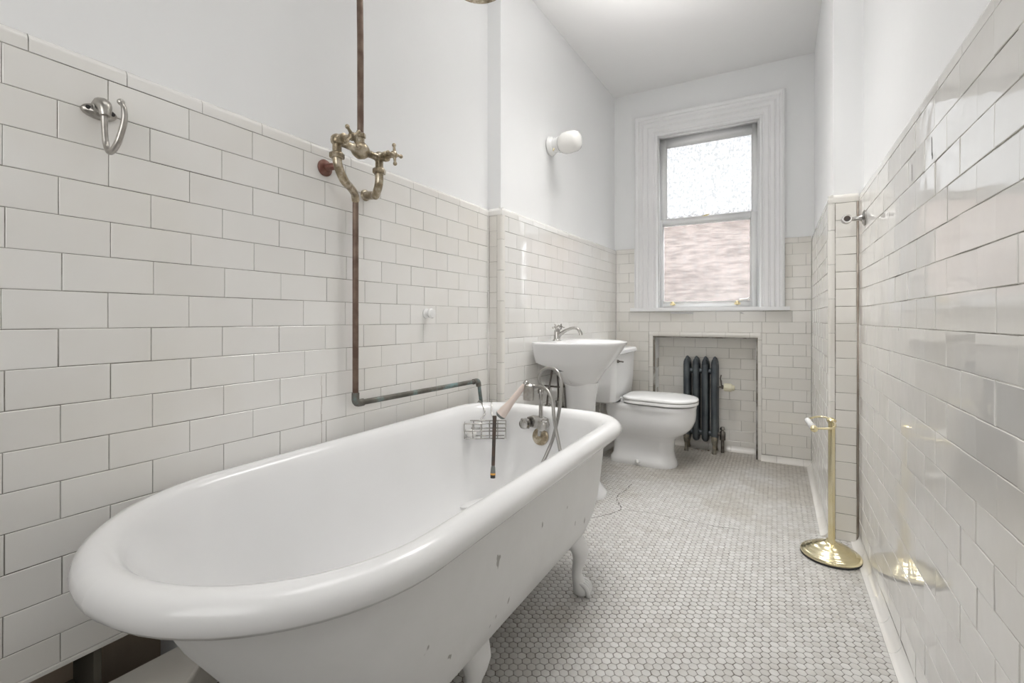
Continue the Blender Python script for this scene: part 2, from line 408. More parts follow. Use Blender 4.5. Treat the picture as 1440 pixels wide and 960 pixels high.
# rounded mouldings around the niche
qa = [pi/2*i/7 for i in range(8)]
mb = MB()
prof = [(0,0),(.012,.004)] + [(.012+.036*sin(a), -.036+.040*cos(a)) for a in qa[1:]] + [(.048,-.046),(.030,-.046),(0,-.01)]  # (toward opening, n)
strip(mb, lambda t,a,b: B.P(NI[0]-.048+a, t, b), prof, .0, .885, .153, .0)
strip(mb, lambda t,a,b: B.P(NI[1]+.036-a*.75, t, b), prof, .0, .885, .153, .07)
strip(mb, lambda t,a,b: B.P(t, .885-a, b+.003), prof, NI[0]-.046, NI[1]+.030, .155, .02)
struct('niche_moulding', mb, M['tile_far'], wall_back)
mb = MB(); cap_row(mb, B, 0, CAS[0]); cap_row(mb, B, CAS[1], B.L); struct('bullnose_cap', mb, M['tile_far'], wall_back)
mb = MB(); cove_row(mb, B, 0, .25); cove_row(mb, B, 1.02, B.L, .03); strip(mb, lambda t,a,b: B.P(t, b, a-.148), COVE, NI[0], NI[1], .155, .05)
struct('cove_base', mb, M['tile_far'], wall_back)

# --- far right wall, its return and the near right wall
FR = Frame((.21,3.640), (.207,2.490))
mb = MB(); mb.prism([(.228,3.68),(.40,3.68),(.40,2.508),(.225,2.508)], 0, CEIL)
wall_ar = struct('wall_alcove_right', mb, M['plaster'])
RR = Frame((.207,2.490), (.318,2.490))
mb = MB(); fbox(mb, FR, 0, FR.L-.02, 0, CAPZ+.02, -.018, -.0022); fbox(mb, RR, .02, RR.L, 0, CAPZ+.02, -.018, -.0022)
struct('grout_bed', mb, M['grout'], wall_ar, None)
mb = MB(); tiles(mb, FR, 0, FR.L-.024, CAPZ, .042, off=.05, tilt=.003); struct('wall_tiles', mb, M['tile_smooth'], wall_ar, 25)
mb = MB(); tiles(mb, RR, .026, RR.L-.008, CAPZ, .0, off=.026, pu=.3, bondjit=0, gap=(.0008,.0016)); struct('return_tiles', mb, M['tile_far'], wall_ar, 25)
mb = MB(); fbox(mb, RR, RR.L-.008, RR.L, 0, CAPZ, -.01, -.001); struct('corner_grout', mb, M['grout_brown'], wall_ar, None)
mb = MB(); bullnose_corner(mb, (.207,2.490), (1,0), (FR.d.x*-1,FR.d.y*-1), .012, 0, CAPZ+.004, .024); struct('corner_bullnose', mb, M['tile_far'], wall_ar)
mb = MB(); cap_row(mb, RR, .0, RR.L, -.04); cap_row(mb, FR, 0, FR.L, .05); struct('bullnose_cap', mb, M['tile_far'], wall_ar)
mb = MB(); cove_row(mb, FR, 0, FR.L); struct('cove_base', mb, M['tile_far'], wall_ar)
R_ = Frame((.318,2.490), (.318,YB))
mb = MB(); mb.box(.336,.46,YB,2.56,0,CEIL); wall_right = struct('wall_right', mb, M['plaster'])
mb = MB(); fbox(mb, R_, 0, R_.L, 0, CAPZ+.02, -.018, -.0022); struct('grout_bed', mb, M['grout_light'], wall_right, None)
mb = MB(); tiles(mb, R_, 0, R_.L, CAPZ, .042, pv=.0772, pu=.166, off=2.490-1.064, tilt=.008, jit=.001); struct('wall_tiles', mb, M['tile_gloss'], wall_right, 25)
mb = MB(); cap_row(mb, R_, 0, R_.L, .03); struct('bullnose_cap', mb, M['tile_gloss'], wall_right)
mb = MB(); cove_row(mb, R_, 0, R_.L); struct('cove_base', mb, M['tile_gloss'], wall_right)

# --- wall behind the camera
mb = MB(); mb.box(-1.40,.46,YB-.1,YB,0,CEIL); struct('wall_front', mb, M['plaster'])
# --- ceiling
mb = MB(); mb.box(-1.6,.6,YB,3.95,CEIL,CEIL+.08); struct('ceiling', mb, M['ceiling'])
# --- floor: grout slab with individual hexagon mosaics
mb = MB(); mb.box(-1.6,.6,YB,3.95,-.06,-.0012); floor = struct('floor', mb, M['hexgrout'])
mb = MB(); P_ = .0254; rr = P_/2*2/math.sqrt(3)
cols = int(1.7/(P_*math.sqrt(3)/2))
for i in range(cols):
    x = -1.30 + i*P_*math.sqrt(3)/2
    for j in range(int(4.3/P_)):
        y = -.4 + (j + (.5 if i % 2 else 0))*P_
        if y < 1.9 and x < -1.255 or y > 3.58 and not (-.83 < x < .22): continue
        if y > 2.5 and x > .22 or y > 3.8: continue
        g = rr*random.uniform(.915,.945); rings = []
        dx, dy = random.gauss(0,.0003), random.gauss(0,.0003); tx, ty = random.gauss(0,.006), random.gauss(0,.006)
        for s_, z in ((1,-.0016),(1,-.0005),(.90,0)):
            ring = []
            for k in range(6):
                for e in (-.17,.17):
                    a = pi/3*k + e*.55; q = g*s_*(.955)
                    X = q*cos(a)/cos(0) ; Y = q*sin(a)
                    ring.append((x+dx+X, y+dy+Y, z+(0 if z < -.001 else tx*X+ty*Y)))
            rings.append(ring)
        mb.loft(rings, False, True)
struct('hexagon_mosaic', mb, M['hex'], floor, None)
def ribbon(mb, pts, w, z=.0006, steps=7, jag=.006):
    P = []
    for a, b in zip(pts[:-1], pts[1:]):
        for k in range(steps):
            t = k/steps; P.append((a[0]+(b[0]-a[0])*t+random.uniform(-jag,jag), a[1]+(b[1]-a[1])*t+random.uniform(-jag,jag)))
    P.append(pts[-1])
    for a, b in zip(P[:-1], P[1:]):
        d = Vector((b[0]-a[0], b[1]-a[1])); n = Vector((-d.y, d.x)).normalized()*w*random.uniform(.3,1.2)
        mb.add([(a[0]-n.x,a[1]-n.y,z),(b[0]-n.x,b[1]-n.y,z),(b[0]+n.x,b[1]+n.y,z),(a[0]+n.x,a[1]+n.y,z)],[(0,1,2,3)])
mb = MB(); ribbon(mb, [(-.80,2.13),(-.715,2.256),(-.684,2.334),(-.76,2.469),(-.747,2.592),(-.74,2.72)], .0022)
ribbon(mb, [(-.674,2.339),(-.529,2.363),(-.392,2.357),(-.264,2.359),(-.144,2.385)], .0016, jag=.004)
ribbon(mb, [(-.90,2.40),(-.80,2.50),(-.75,2.50)], .0014)
struct('crack', mb, M['crack'], floor, None)
for (x, y, q) in ((.035,1.93,.0035),(-.42,2.18,.003),(-.47,3.66,.012),(-.50,3.68,.010),(-.43,3.69,.009),(-.54,3.66,.008),(-.40,3.65,.007),(-.58,3.69,.009)):
    mb = MB(); mb.sphere((x,y,q*.35),q,10,5,(1,.7,.4)); struct('grit', mb, M['grout_brown'], floor)
mb = MB(); zz = .80
while zz > .52:
    a_, b_ = .9605+random.uniform(-.0015,.0015), .9605+random.uniform(-.0015,.0015); w_ = random.uniform(.0004,.0010)
    mb.add([(-1.2468,a_-w_,zz),(-1.2468,a_+w_,zz),(-1.2468,b_+w_,zz-.03),(-1.2468,b_-w_,zz-.03)],[(0,1,2,3)]); zz -= .03
struct('wall_crack', mb, M['grout_brown'], wall_left, None)
mb = MB()
for y_, z_, h_ in ((1.417,1.384,.022),(1.413,1.36,.008),(1.595,1.371,.022),(1.75,.95,.004)):
    mb.add([(.3172,y_-.002,z_-h_),(.3172,y_+.0015,z_-h_),(.3172,y_+.003,z_+h_),(.3172,y_-.001,z_+h_)],[(0,1,2,3)])
struct('tile_chip', mb, M['crack'], wall_right, None)

# ------------------------------------------------------------------ window_1
mb = MB()
W0,W1,Z0,Z1 = WO; C0,C1,CZ = CAS[0], CAS[1], 2.548
# casing: mitred profile. t = 0 at opening edge .. 1 at outer edge
cprof = [(0,-.05),(0,.012),(.006,.018),(.016,.018),(.022,.012),(.030,.012),(.034,.016),(.060,.016),(.064,.011),(.071,.011),(.075,.016),(.100,.016),(.104,.011),(.111,.011),(.115,.016),
         (.134,.016),(.137,.024),(.148,.030),(.158,.030),(.163,.022),(.1695,.022),(.1695,-.017)]
S = .1695
legs = [(lambda a: (W0 - a*(W0-C0)/S, 1.066)), (lambda a: (W0 - a*(W0-C0)/S, Z1 + a*(CZ-Z1)/S)),
        (lambda a: (W1 + a*(C1-W1)/S, Z1 + a*(CZ-Z1)/S)), (lambda a: (W1 + a*(C1-W1)/S, 1.066))]
rings = []
for f in legs:
    rings.append([B.P(*f(a), n) for a, n in cprof])
mb.loft(rings, True, True)
window = mb.build('window_1', M['trim'], None, 30); window['kind'] = 'structure'
mb = MB()
fbox(mb, B, .125, 1.190, 1.040, 1.066, -.02, .052); fbox(mb, B, .128, 1.187, 1.043, 1.063, .052, .056); struct('window_sill', mb, M['trim'], window)
mb = MB()  # jamb lining and stops
for a,b in ((W0-.02,W0+.002),(W1-.002,W1+.02)): fbox(mb, B, a,b,1.03,Z1+.01,-.26,-.0)
fbox(mb, B, W0-.02,W1+.02,Z1-.002,Z1+.02,-.26,0); fbox(mb, B, W0-.02,W1+.02,1.02,1.062,-.26,0)
for a,b in ((W0+.0015,W0+.012),(W1-.012,W1-.0015)): fbox(mb, B, a,b,1.062,Z1-.002,-.027,-.004)
fbox(mb, B, W0+.012,W1-.012,Z1-.014,Z1-.002,-.027,-.004)
struct('window_frame', mb, M['trim'], window, None)
def sash(name, u0,u1,z0,z1, g, n, th):
    mb = MB(); n0, n1 = n-th, n
    bd = .006
    for (a,b,c,d) in ((u0,g[0],z0,z1),(g[1],u1,z0,z1),(g[0],g[1],z0,g[2]),(g[0],g[1],g[3],z1)): fbox(mb, B, a,b,c,d,n0,n1)
    for (a,b,c,d) in ((g[0],g[0]+bd,g[2],g[3]),(g[1]-bd,g[1],g[2],g[3]),(g[0],g[1],g[2],g[2]+bd),(g[0],g[1],g[3]-bd,g[3])): fbox(mb, B, a,b,c,d,n0+.006,n1-.008)
    return struct(name, mb, M['trim'], window, None)
ls = sash('lower_sash', W0+.010,W1-.010,1.064,1.742,(.356,.957,1.108,1.697),-.03,.034)
us = sash('upper_sash', W0+.002,W1-.002,1.700,2.376,(.374,.966,1.750,2.312),-.067,.034)
for par, (a,b,c,d), n, k in ((ls,(.350,.963,1.102,1.703),-.048,'pane_low'),(us,(.368,.972,1.744,2.318),-.085,'pane_up')):
    mb = MB(); vs = [B.P(a,c,n),B.P(b,c,n),B.P(b,d,n),B.P(a,d,n)]; mb.add(vs, [(0,1,2,3)])
    struct('glass_pane', mb, M[k], par, None)
for u in (.429,.872):
    mb = MB(); fbox(mb, B, u-.019,u+.019,1.086,1.100,-.030,-.026); mb.lathe([(.0,0),(.012,.0),(.012,.006),(.007,.014),(.009,.018),(0,.019)], B.P(u,1.094,-.027), B.n, 14)
    mb.tube([B.P(u-.010,1.104,-.024),B.P(u,1.110,-.014),B.P(u+.010,1.104,-.024)], .004, 8, smooth=4)
    struct('sash_lift', mb, M['brass_worn'], ls)
mb = MB(); fbox(mb, B, .635,.675,1.7425,1.746,-.062,-.032); mb.cyl(B.P(.655,1.745,-.047),B.P(.655,1.753,-.047),.009); mb.tube([B.P(.655,1.752,-.047),B.P(.685,1.756,-.040)],[.005,.004],8)
struct('sash_lock', mb, M['brass_worn'], ls)
# small white tube at the foot of the lower pane
mb = MB(); mb.tube([B.P(.885,1.119,-.036),B.P(.905,1.121,-.036),B.P(.93,1.122,-.036),B.P(.942,1.126,-.036)],[.007,.0085,.0085,.005],12); mb.sphere(B.P(.944,1.130,-.036),.0075)
tag(mb.build('plastic_tube', M['soap']), 'small white plastic tube resting on the bottom rail of the window sash', 'tube')
# outside: neighbour's brick wall
mb = MB(); mb.box(-3.6,2.2,5.35,5.6,-1,1.99)
o = struct('wall_outside', mb, M['brick'])

# ------------------------------------------------------------------ bathtub
def rr(cx, hw, y0, y1, r0, r1, z, nA=16, nB=8, nS=10, nE=6, taper=None):
    """rounded rectangle ring; y0 end radius r0, y1 end radius r1 (counter-clockwise from right side near end)"""
    r0 = min(r0, hw); r1 = min(r1, hw); P = []
    def line(a, b, n): return [(a[0]+(b[0]-a[0])*i/n, a[1]+(b[1]-a[1])*i/n) for i in range(n)]
    P += line((cx+hw, y0+r0), (cx+hw, y1-r1), nS)
    P += [(cx+hw-r1+r1*cos(pi/2*i/nB), y1-r1+r1*sin(pi/2*i/nB)) for i in range(nB)]
    P += line((cx+hw-r1, y1), (cx-hw+r1, y1), nE)
    P += [(cx-hw+r1-r1*sin(pi/2*i/nB), y1-r1+r1*cos(pi/2*i/nB)) for i in range(nB)]
    P += line((cx-hw, y1-r1), (cx-hw, y0+r0), nS)
    P += [(cx-hw+r0-r0*cos(pi/2*i/nA), y0+r0-r0*sin(pi/2*i/nA)) for i in range(nA)]
    P += line((cx-hw+r0, y0), (cx+hw-r0, y0), 2) if hw-r0 > 1e-4 else [(cx-hw+r0, y0)]*1 + [(cx+.0002, y0)]
    P += [(cx+hw-r0+r0*sin(pi/2*i/nA), y0+r0-r0*cos(pi/2*i/nA)) for i in range(nA)]
    if taper: P = [(cx+(x-cx)*taper((y-y0)/(y1-y0)), y) for x,y in P]
    return [(x,y,z) for x,y in P]
TX, THW, TY0, TY1 = -.8595, .3695, .262, 1.832
def tr(ins, z, e0=0, e1=0, r1=.19): return rr(TX, THW-ins, TY0+ins+e0, TY1-ins-e1, THW-ins, max(.06, r1-ins*.4), z)
tub = empty('clawfoot_bathtub', (TX, 1.05, 0), 'large white cast iron clawfoot bathtub with rolled rim along the left wall', 'bathtub')
rim_o = [(.030,.548),(.014,.545),(.004,.556),(0,.572),(.005,.588),(.018,.599),(.034,.603),(.050,.599),(.062,.588)]
mb = MB()
inner = [(.070,.570,0,0),(.076,.54,.010,.0),(.084,.48,.037,.005),(.092,.42,.064,.010),(.100,.36,.098,.015),(.112,.30,.13,.022),(.130,.25,.17,.035),(.155,.215,.22,.05),(.19,.192,.27,.07),(.235,.182,.31,.10),(.29,.178,.34,.14)]
rings = [tr(a,z) for a,z in rim_o] + [tr(a,z,e0,e1) for a,z,e0,e1 in inner]
mb.loft(rings, False, True); mb.build('tub_basin', M['enamel'], tub, 60)
mb = MB()
outer = [(.030,.550,0,0),(.050,.546,0,0),(.054,.53,.015,0),(.058,.47,.05,0),(.064,.40,.08,.004),(.072,.33,.118,.008),(.084,.27,.144,.014),(.104,.215,.166,.025),(.135,.175,.185,.04),(.175,.148,.21,.06),(.23,.135,.26,.09),(.30,.13,.30,.12)]
mb.loft([tr(a,z,e0,e1,.20) for a,z,e0,e1 in outer][::-1], True, False); mb.build('tub_shell', M['tubpaint'], tub, 60)
def claw_foot(px, py, sx, sy):
    mb = MB()
    # path in the outward direction (ox), widths along y
    D = Vector((sx*.92, sy*.39, 0)); Wd = Vector((-D.y, D.x, 0)); base = Vector((px, py, 0))
    rows = [(-.055,.235,.030,.070),(-.030,.205,.034,.066),(-.008,.178,.036,.056),(.008,.150,.032,.046),(.006,.120,.025,.035),(-.004,.090,.020,.028),(-.006,.065,.019,.026),(.0,.048,.023,.029),(.008,.034,.029,.033),(.012,.018,.032,.035),(.012,.006,.029,.032),(.012,0,.021,.024)]
    rings = []
    for o, z, a, b in rows[::-1]:
        c = base + D*o + Vector((0,0,z))
        rings.append([c + D*(a*cos(2*pi*k/20)) + Wd*(b*sin(2*pi*k/20)) for k in range(20)])
    mb.loft(rings)
    for e in (-.021,-.007,.007,.021):   # toes
        t = base + Wd*e; mb.tube([t+D*.010+Vector((0,0,.045)), t+D*.034+Vector((0,0,.034)), t+D*.043+Vector((0,0,.016)), t+D*.040+Vector((0,0,.004))],[.006,.0085,.0085,.005],8,smooth=3)
    mb.build('claw_foot', M['tubpaint'], tub, 60)
claw_foot(-.612,1.545,1,.3); claw_foot(-1.117,1.55,-1,.5); claw_foot(-.640,.93,1,-.3); claw_foot(-1.085,.93,-1,-.3)
mb = MB(); FX, FYW = -.868, 1.742
mb.lathe([(0,0),(.034,0),(.037,.003),(.036,.007),(.028,.010),(0,.011)], (FX+.012,FYW-.006,.487), (0,-1,.12), 28)
mb.build('overflow_plate', M['brassold'], tub)

# tub faucet with hand shower
fa = empty('bathtub_faucet', (FX,FYW,.545), 'chrome two-handle bathtub faucet with hand shower cradle on the inner end of the tub', 'faucet')
def loc3(*p): return Vector((FX+p[0], FYW+p[1], .545+p[2]))
mb = MB()
pl = [(-.044,-.022),(.044,-.022),(.052,-.006),(.046,.020),(.024,.028),(-.024,.028),(-.046,.020),(-.052,-.006)]
mb.loft([[loc3(x,-.004,z) for x,z in pl],[loc3(x,-.020,z) for x,z in pl],[loc3(x*.93,-.026,z*.9) for x,z in pl]])
mb.build('faucet_body', M['chrome'], fa)
for x in (-.042,.040):
    mb = MB(); mb.lathe([(0,0),(.014,0),(.014,.012),(.021,.014),(.0225,.03),(.020,.040),(.008,.044),(0,.044)], loc3(x,-.022,-.002), (0,-1,0), 20)
    for k in range(4):
        a = pi/4+pi/2*k; mb.sphere(loc3(x+.021*cos(a), -.046, -.002+.021*sin(a)), .006, 10, 6)
    mb.build('handle', M['chrome'], fa)
mb = MB(); mb.tube([loc3(.030,-.024,-.010),loc3(.028,-.045,-.018),loc3(.026,-.050,-.045)],[.009,.009,.007],12,smooth=4); mb.build('spout', M['chrome'], fa)
mb = MB(); mb.tube([loc3(.016,-.014,.02),loc3(.016,-.014,.135)],.0085,14); mb.lathe([(0,0),(.013,.0),(.014,.012),(.010,.02),(0,.022)], loc3(.016,-.014,.125)); mb.build('riser_pipe', M['chrome'], fa)
mb = MB(); mb.tube([loc3(.016,-.014,.143),loc3(.008,-.03,.155),loc3(-.012,-.038,.158)],[.007,.006,.006],10)
mb.lathe([(0,-.045),(.0225,-.045),(.0235,-.03),(.0225,.018),(.015,.024),(0,.024)], loc3(-.026,-.040,.142), (.06,0,1), 24)
mb.build('cradle', M['dullchrome'], fa)
# hand shower (separate thing resting in the cradle and on the soap rack)
hs = empty('hand_shower', (-1.0,1.70,.56), 'pale pink hand shower with grey spray face leaning from faucet to soap rack', 'hand shower')
a = loc3(-.038,-.045,.166); b = Vector((-1.002,1.655,.578))
dirv = (b-a).normalized()
mb = MB(); mb.tube([a, a+(b-a)*.25, a+(b-a)*.6, a+(b-a)*.80, b],[.010,.012,.0145,.019,.023],16,smooth=3); mb.build('handle', M['pink'], hs, 60)
mb = MB(); mb.lathe([(0,0),(.0235,0),(.022,.006),(.016,.012),(0,.014)], b, dirv, 20); mb.build('spray_face', M['grey_rubber'], hs)
mb = MB(); mb.sphere(a, .013, 12, 6); mb.build('connector', M['chrome'], hs)
# hoses
def hose(pts, name, label):
    mb = MB(); P = [Vector(p) for p in pts]; P, R = catmull(P, .0072, 26)
    R = [.0068 + .0006*(i % 2) for i in range(len(P))]; mb.tube(P, R, 10)
    o = mb.build(name, M['chrome_hose'], None, 80); tag(o, label, 'hose')
    return o
def atY(px,py,Y):
    u=(px-720)/645; v=(448.7-py)/645; dx,dy,dz=u*.8674-.4976,u*.4976+.8674,v; t=Y/dy; return (dx*t,Y,.98+dz*t)
hose([atY(760,541,1.715),atY(758,530,1.71),atY(764,520,1.705),atY(775,517.5,1.70),atY(785,524,1.69),atY(789.5,538,1.685),atY(788,565,1.68),atY(784,590,1.68),atY(777,618,1.68),atY(768,640,1.66),atY(757,665,1.62),(-.82,1.50,.20)],'shower_hose','taller ribbed metal hose looping up behind the chrome tub faucet')
hose([atY(752,544,1.70),atY(762,543,1.69),atY(771,551,1.675),atY(777,566,1.66),atY(779,585,1.65),atY(782,605,1.65),atY(787,630,1.63),atY(790,655,1.60),(-.70,1.5,.20)],'shower_hose','lower ribbed metal hose arching in front of the chrome tub faucet')

# wire soap rack
rk = empty('wire_soap_rack', (-1.08,1.64,.52), 'chrome wire soap rack hooked over the far left corner of the tub rim', 'soap rack')
A0 = Vector((-1.135,1.575,0)); A1 = Vector((-.985,1.665,0)); U = (A1-A0).normalized(); V = Vector((-U.y,U.x,0))  # V points to tub corner
def K(u,v,z): return A0 + U*u + V*v + Vector((0,0,z))
LN = (A1-A0).length
mb = MB()
for z, e in ((.540,0),(.508,.003),(.476,.006)):
    mb.tube([K(e,e,z),K(LN-e,e,z),K(LN-e,.060-e,z),K(e,.060-e,z)], .0027, 8, closed=True)
for k in range(6):
    u = LN*k/5; mb.tube([K(u,0,.540),K(u,.004,.476),K(u,.056,.476),K(u,.060,.540)], .0022, 6)
mb.build('basket', M['chrome'], rk, 60)
for u, th in ((.060,143),(.122,123)):
    c = Vector((TX-THW+.19, TY1-.19, 0)); e = Vector((cos(radians(th)), sin(radians(th)), 0)); w = K(u,.060,.538)
    P = [w, c+e*.090+Vector((0,0,.565)), c+e*.114+Vector((0,0,.592)), c+e*.135+Vector((0,0,.606)), c+e*.157+Vector((0,0,.6085)), c+e*.180+Vector((0,0,.602)), c+e*.195+Vector((0,0,.575))]
    mb = MB(); mb.tube(P, .0026, 8, smooth=5); mb.build('hook', M['chrome'], rk, 60)
mb = MB(); mb.sphere(K(.028,.022,.494), .021, 16, 8, (1.1,1,.75)); tag(mb.build('soap_bar', M['soap']), 'small rounded white soap lying in the wire rack', 'soap')
br = empty('bath_brush', (-1.03,1.63,.40), 'slim dark brown brush with orange band hanging from the wire soap rack', 'brush')
b0 = K(.128,-.006,.575); b1 = atY(693,672,1.60); b0 = Vector(b0); b1 = Vector(b1)
mb = MB(); mb.tube([b0, b0+(b1-b0)*.5, b0+(b1-b0)*.8],[.0085,.0075,.0075],10); mb.build('handle', M['darkbrush'], br, 60)
mb = MB(); mb.tube([b0+(b1-b0)*.8, b0+(b1-b0)*.84, b0+(b1-b0)*.92],[.0065,.009,.0105],10); mb.build('ferrule', M['grey_rubber'], br, 60)
mb = MB(); mb.tube([b0+(b1-b0)*.92, b0+(b1-b0)*.95],[.011,.011],10); mb.build('band', M['orange'], br, 60)
mb = MB(); mb.tube([b0+(b1-b0)*.95, b1],[.0105,.010],10); mb.build('bristle_tip', M['black'], br, 60)

# ------------------------------------------------------------------ shower pipework on the left wall
mx = empty('wall_shower_mixer', (-1.13,1.01,1.51), 'tarnished brass two-handle shower mixer on the left tiled wall', 'shower mixer')
MXX, MZ = -1.13, 1.51; YL, YR, YC = .924, 1.092, 1.013
mb = MB()
mb.tube([(MXX,YL,MZ),(MXX,YL+.03,MZ),(MXX,YC-.032,MZ),(MXX,YC-.016,MZ),(MXX,YC,MZ),(MXX,YC+.016,MZ),(MXX,YC+.032,MZ),(MXX,YR-.03,MZ),(MXX,YR,MZ)],[.013,.011,.012,.023,.028,.023,.012,.011,.013],18,smooth=3)
mb.lathe([(0,0),(.013,0),(.013,.02),(.0165,.022),(.0165,.034),(.012,.036),(0,.037)],(MXX,YC,MZ+.018),(0,0,1),6)
for y in (YL,YR):
    mb.sphere((MXX,y,MZ+.002),.019,16,8); mb.lathe([(0,0),(.013,0),(.013,.030),(0,.030)],(MXX,y,MZ-.040),(0,0,1),16)
    mb.lathe([(0,0),(.021,.0),(.022,.004),(.022,.014),(.018,.018),(0,.018)],(MXX,y,MZ-.052),(0,0,1),6)
mb.build('valve_body', M['brassold'], mx, 45)
for y in (YL,YR):
    mb = MB(); mb.tube([(MXX+.01,y,MZ),(MXX+.022,y,MZ),(MXX+.024,y,MZ),(MXX+.034,y,MZ),(MXX+.036,y,MZ),(MXX+.060,y,MZ),(MXX+.066,y,MZ)],[.013,.013,.0165,.0165,.010,.008,.010],14)
    for k in range(4):
        a = pi/2*k + (.75 if y == YL else .08); e = Vector((0,cos(a),sin(a)))
        c = Vector((MXX+.068,y,MZ)); mb.tube([c+e*.006, c+e*.022, c+e*.026],[.0055,.004,.005],8); mb.sphere(c+e*.029,.0068,10,6)
    mb.lathe([(0,0),(.012,0),(.012,.008),(.008,.012),(0,.013)],(MXX+.062,y,MZ),(1,0,0),16)
    mb.build('cross_handle', M['brassold'], mx, 45)
mb = MB()
mb.tube([(MXX,YL,MZ-.05),(MXX-.001,YL+.006,MZ-.075),(MXX-.014,YL+.038,MZ-.105),(MXX-.04,YL+.085,MZ-.112),(-1.198,YL+.125,MZ-.118),(-1.212,YL+.142,MZ-.135)],[.0135,.0135,.0135,.0125,.0125,.0125],14,smooth=5)
mb.build('elbow_pipe', M['brassold'], mx, 60)
mb = MB()
mb.tube([(MXX,YR,MZ-.05),(MXX-.004,YR+.002,MZ-.085),(MXX-.035,YR+.018,MZ-.112),(-1.19,YR+.035,MZ-.106),(-1.236,YR+.045,MZ-.098)],[.0135,.0135,.0135,.014,.015],14,smooth=5)
mb.lathe([(0,0),(.020,0),(.019,.006),(.014,.009),(0,.01)],(-1.2474,YR+.047,MZ-.096),(1,0,0),18)
mb.build('elbow_pipe', M['brassold'], mx, 60)
mb = MB(); mb.lathe([(0,0),(.026,0),(.0265,.004),(.023,.009),(.014,.012),(0,.012)],(-1.2474,.972,1.462),(1,0,0),24)
mb.build('pipe_flange', M['redcopper']); fl = bpy.data.objects['pipe_flange']; tag(fl, 'round capped copper pipe stub on the tile left of the shower mixer', 'pipe stub')
mb = MB(); mb.tube([(-1.235,.972,1.462),(-1.215,.974,1.462),(-1.205,.982,1.463)],[.0115,.0115,.0105],14); mb.build('pipe_end', M['redcopper'], fl, 60)

# lower supply pipe
sp = empty('supply_pipe', (-1.213,1.066,.70), 'copper supply pipe dropping from the shower mixer and turning along the wall to the tub', 'pipe')
mb = MB(); mb.cyl((-1.2135,1.067,MZ-.128),(-1.2135,1.067,.722),.0098,n=16); mb.build('vertical_pipe', M['copper'], sp)
mb = MB(); mb.tube([(-1.2135,1.067,.735),(-1.2135,1.067,.712),(-1.2135,1.071,.703),(-1.2135,1.080,.699),(-1.2135,1.10,.699)],.0125,14,smooth=3); mb.build('pipe_elbow', M['patina'], sp, 60)
mb = MB(); mb.cyl((-1.2135,1.09,.699),(-1.2135,1.775,.690),.0098,n=16)
mb.tube([(-1.2135,1.755,.690),(-1.2135,1.783,.690),(-1.2135,1.795,.683),(-1.2135,1.80,.665)],.0125,14,smooth=3); mb.build('horizontal_pipe', M['patina'], sp, 60)
mb = MB(); mb.cyl((-1.2135,1.80,.67),(-1.2135,1.868,.655),.0,n=4); mb = MB(); mb.cyl((-1.2135,1.800,.68),(-1.2135,1.8605,.40),.0085,n=14); mb.cyl((-1.2135,1.860,.41),(-1.2135,1.861,.03),.0085,n=14); mb.build('drop_pipe', M['patina'], sp)
mb = MB(); mb.lathe([(0,-.03),(.014,-.03),(.014,.03),(0,.03)],(-1.2135,1.861,.028+.004)); mb.build('floor_elbow', M['patina'], sp)
# riser and rain head
sr = empty('shower_riser', (-1.13,1.013,1.55), 'aged copper riser pipe with round rain shower head above the tub', 'shower')
mb = MB(); mb.tube([(MXX,YC,1.545),(MXX,YC,1.8),(MXX,YC,2.15),(-1.11,1.03,2.27),(-1.03,1.11,2.32),(-.94,1.20,2.30),(-.868,1.275,2.22),(-.862,1.28,2.17)],.0098,16,smooth=6); mb.build('riser_pipe', M['copper'], sr, 60)
mb = MB(); mb.lathe([(0,0),(.088,0),(.094,.006),(.090,.014),(.05,.035),(.018,.055),(.014,.09),(0,.09)],(-.862,1.28,2.098),(0,0,1),40); mb.build('shower_head', M['brassold'], sr)

# robe hook, left wall
hk = empty('wall_hook', (-1.2475,.41,1.42), 'curved nickel robe hook on the tiles of the near left wall', 'hook')
HX, HY, HZ_ = -1.2475, .408, 1.418
mb = MB()
mb.loft([[Vector((HX+n, HY+.030*s*cos(2*pi*k/24), HZ_+.015*s*sin(2*pi*k/24)+dz)) for k in range(24)] for n,s,dz in ((0,1,0),(.007,1,0),(.011,.90,0),(.014,.35,-.002),(.020,.25,-.004))])
mb.tube([(HX+.006,HY,HZ_+.004),(HX+.02,HY,HZ_+.012),(HX+.030,HY,HZ_+.004),(HX+.034,HY,HZ_-.014)],[.016,.016,.013,.009],14,smooth=3)
mb.build('hook_plate', M['dullchrome'], hk, 60)
mb = MB(); mb.tube([(HX+.030,HY,HZ_-.002),(HX+.032,HY,HZ_-.045),(HX+.038,HY+.001,HZ_-.078),(HX+.054,HY+.002,HZ_-.092),(HX+.078,HY+.005,HZ_-.078),(HX+.092,HY+.011,HZ_-.035),(HX+.092,HY+.011,HZ_-.008),(HX+.085,HY+.009,HZ_+.006)],[.0065,.0055,.0055,.006,.006,.0055,.005,.0045],14,smooth=5)
mb.sphere((HX+.084,HY+.009,HZ_+.007),.0068,14,8); mb.build('hook_arm', M['dullchrome'], hk, 60)
for dy in (-.020,.020):
    mb = MB(); mb.lathe([(0,0),(.0052,0),(.0045,.002),(0,.0025)],(HX+.0105,HY+dy,HZ_+.002),(1,0,0),12); mb.build('screw', M['black'], hk)
# small knob on the left wall
mb = MB(); mb.lathe([(0,0),(.021,0),(.021,.004),(.012,.007),(.010,.016),(.017,.020),(.021,.030),(.017,.038),(.006,.041),(0,.041)],(-1.2470,1.462,1.004),(1,0,0),20)
tag(mb.build('robe_peg', M['porcelain']), 'small round white knob on the left wall tiles right of the copper pipe', 'knob')
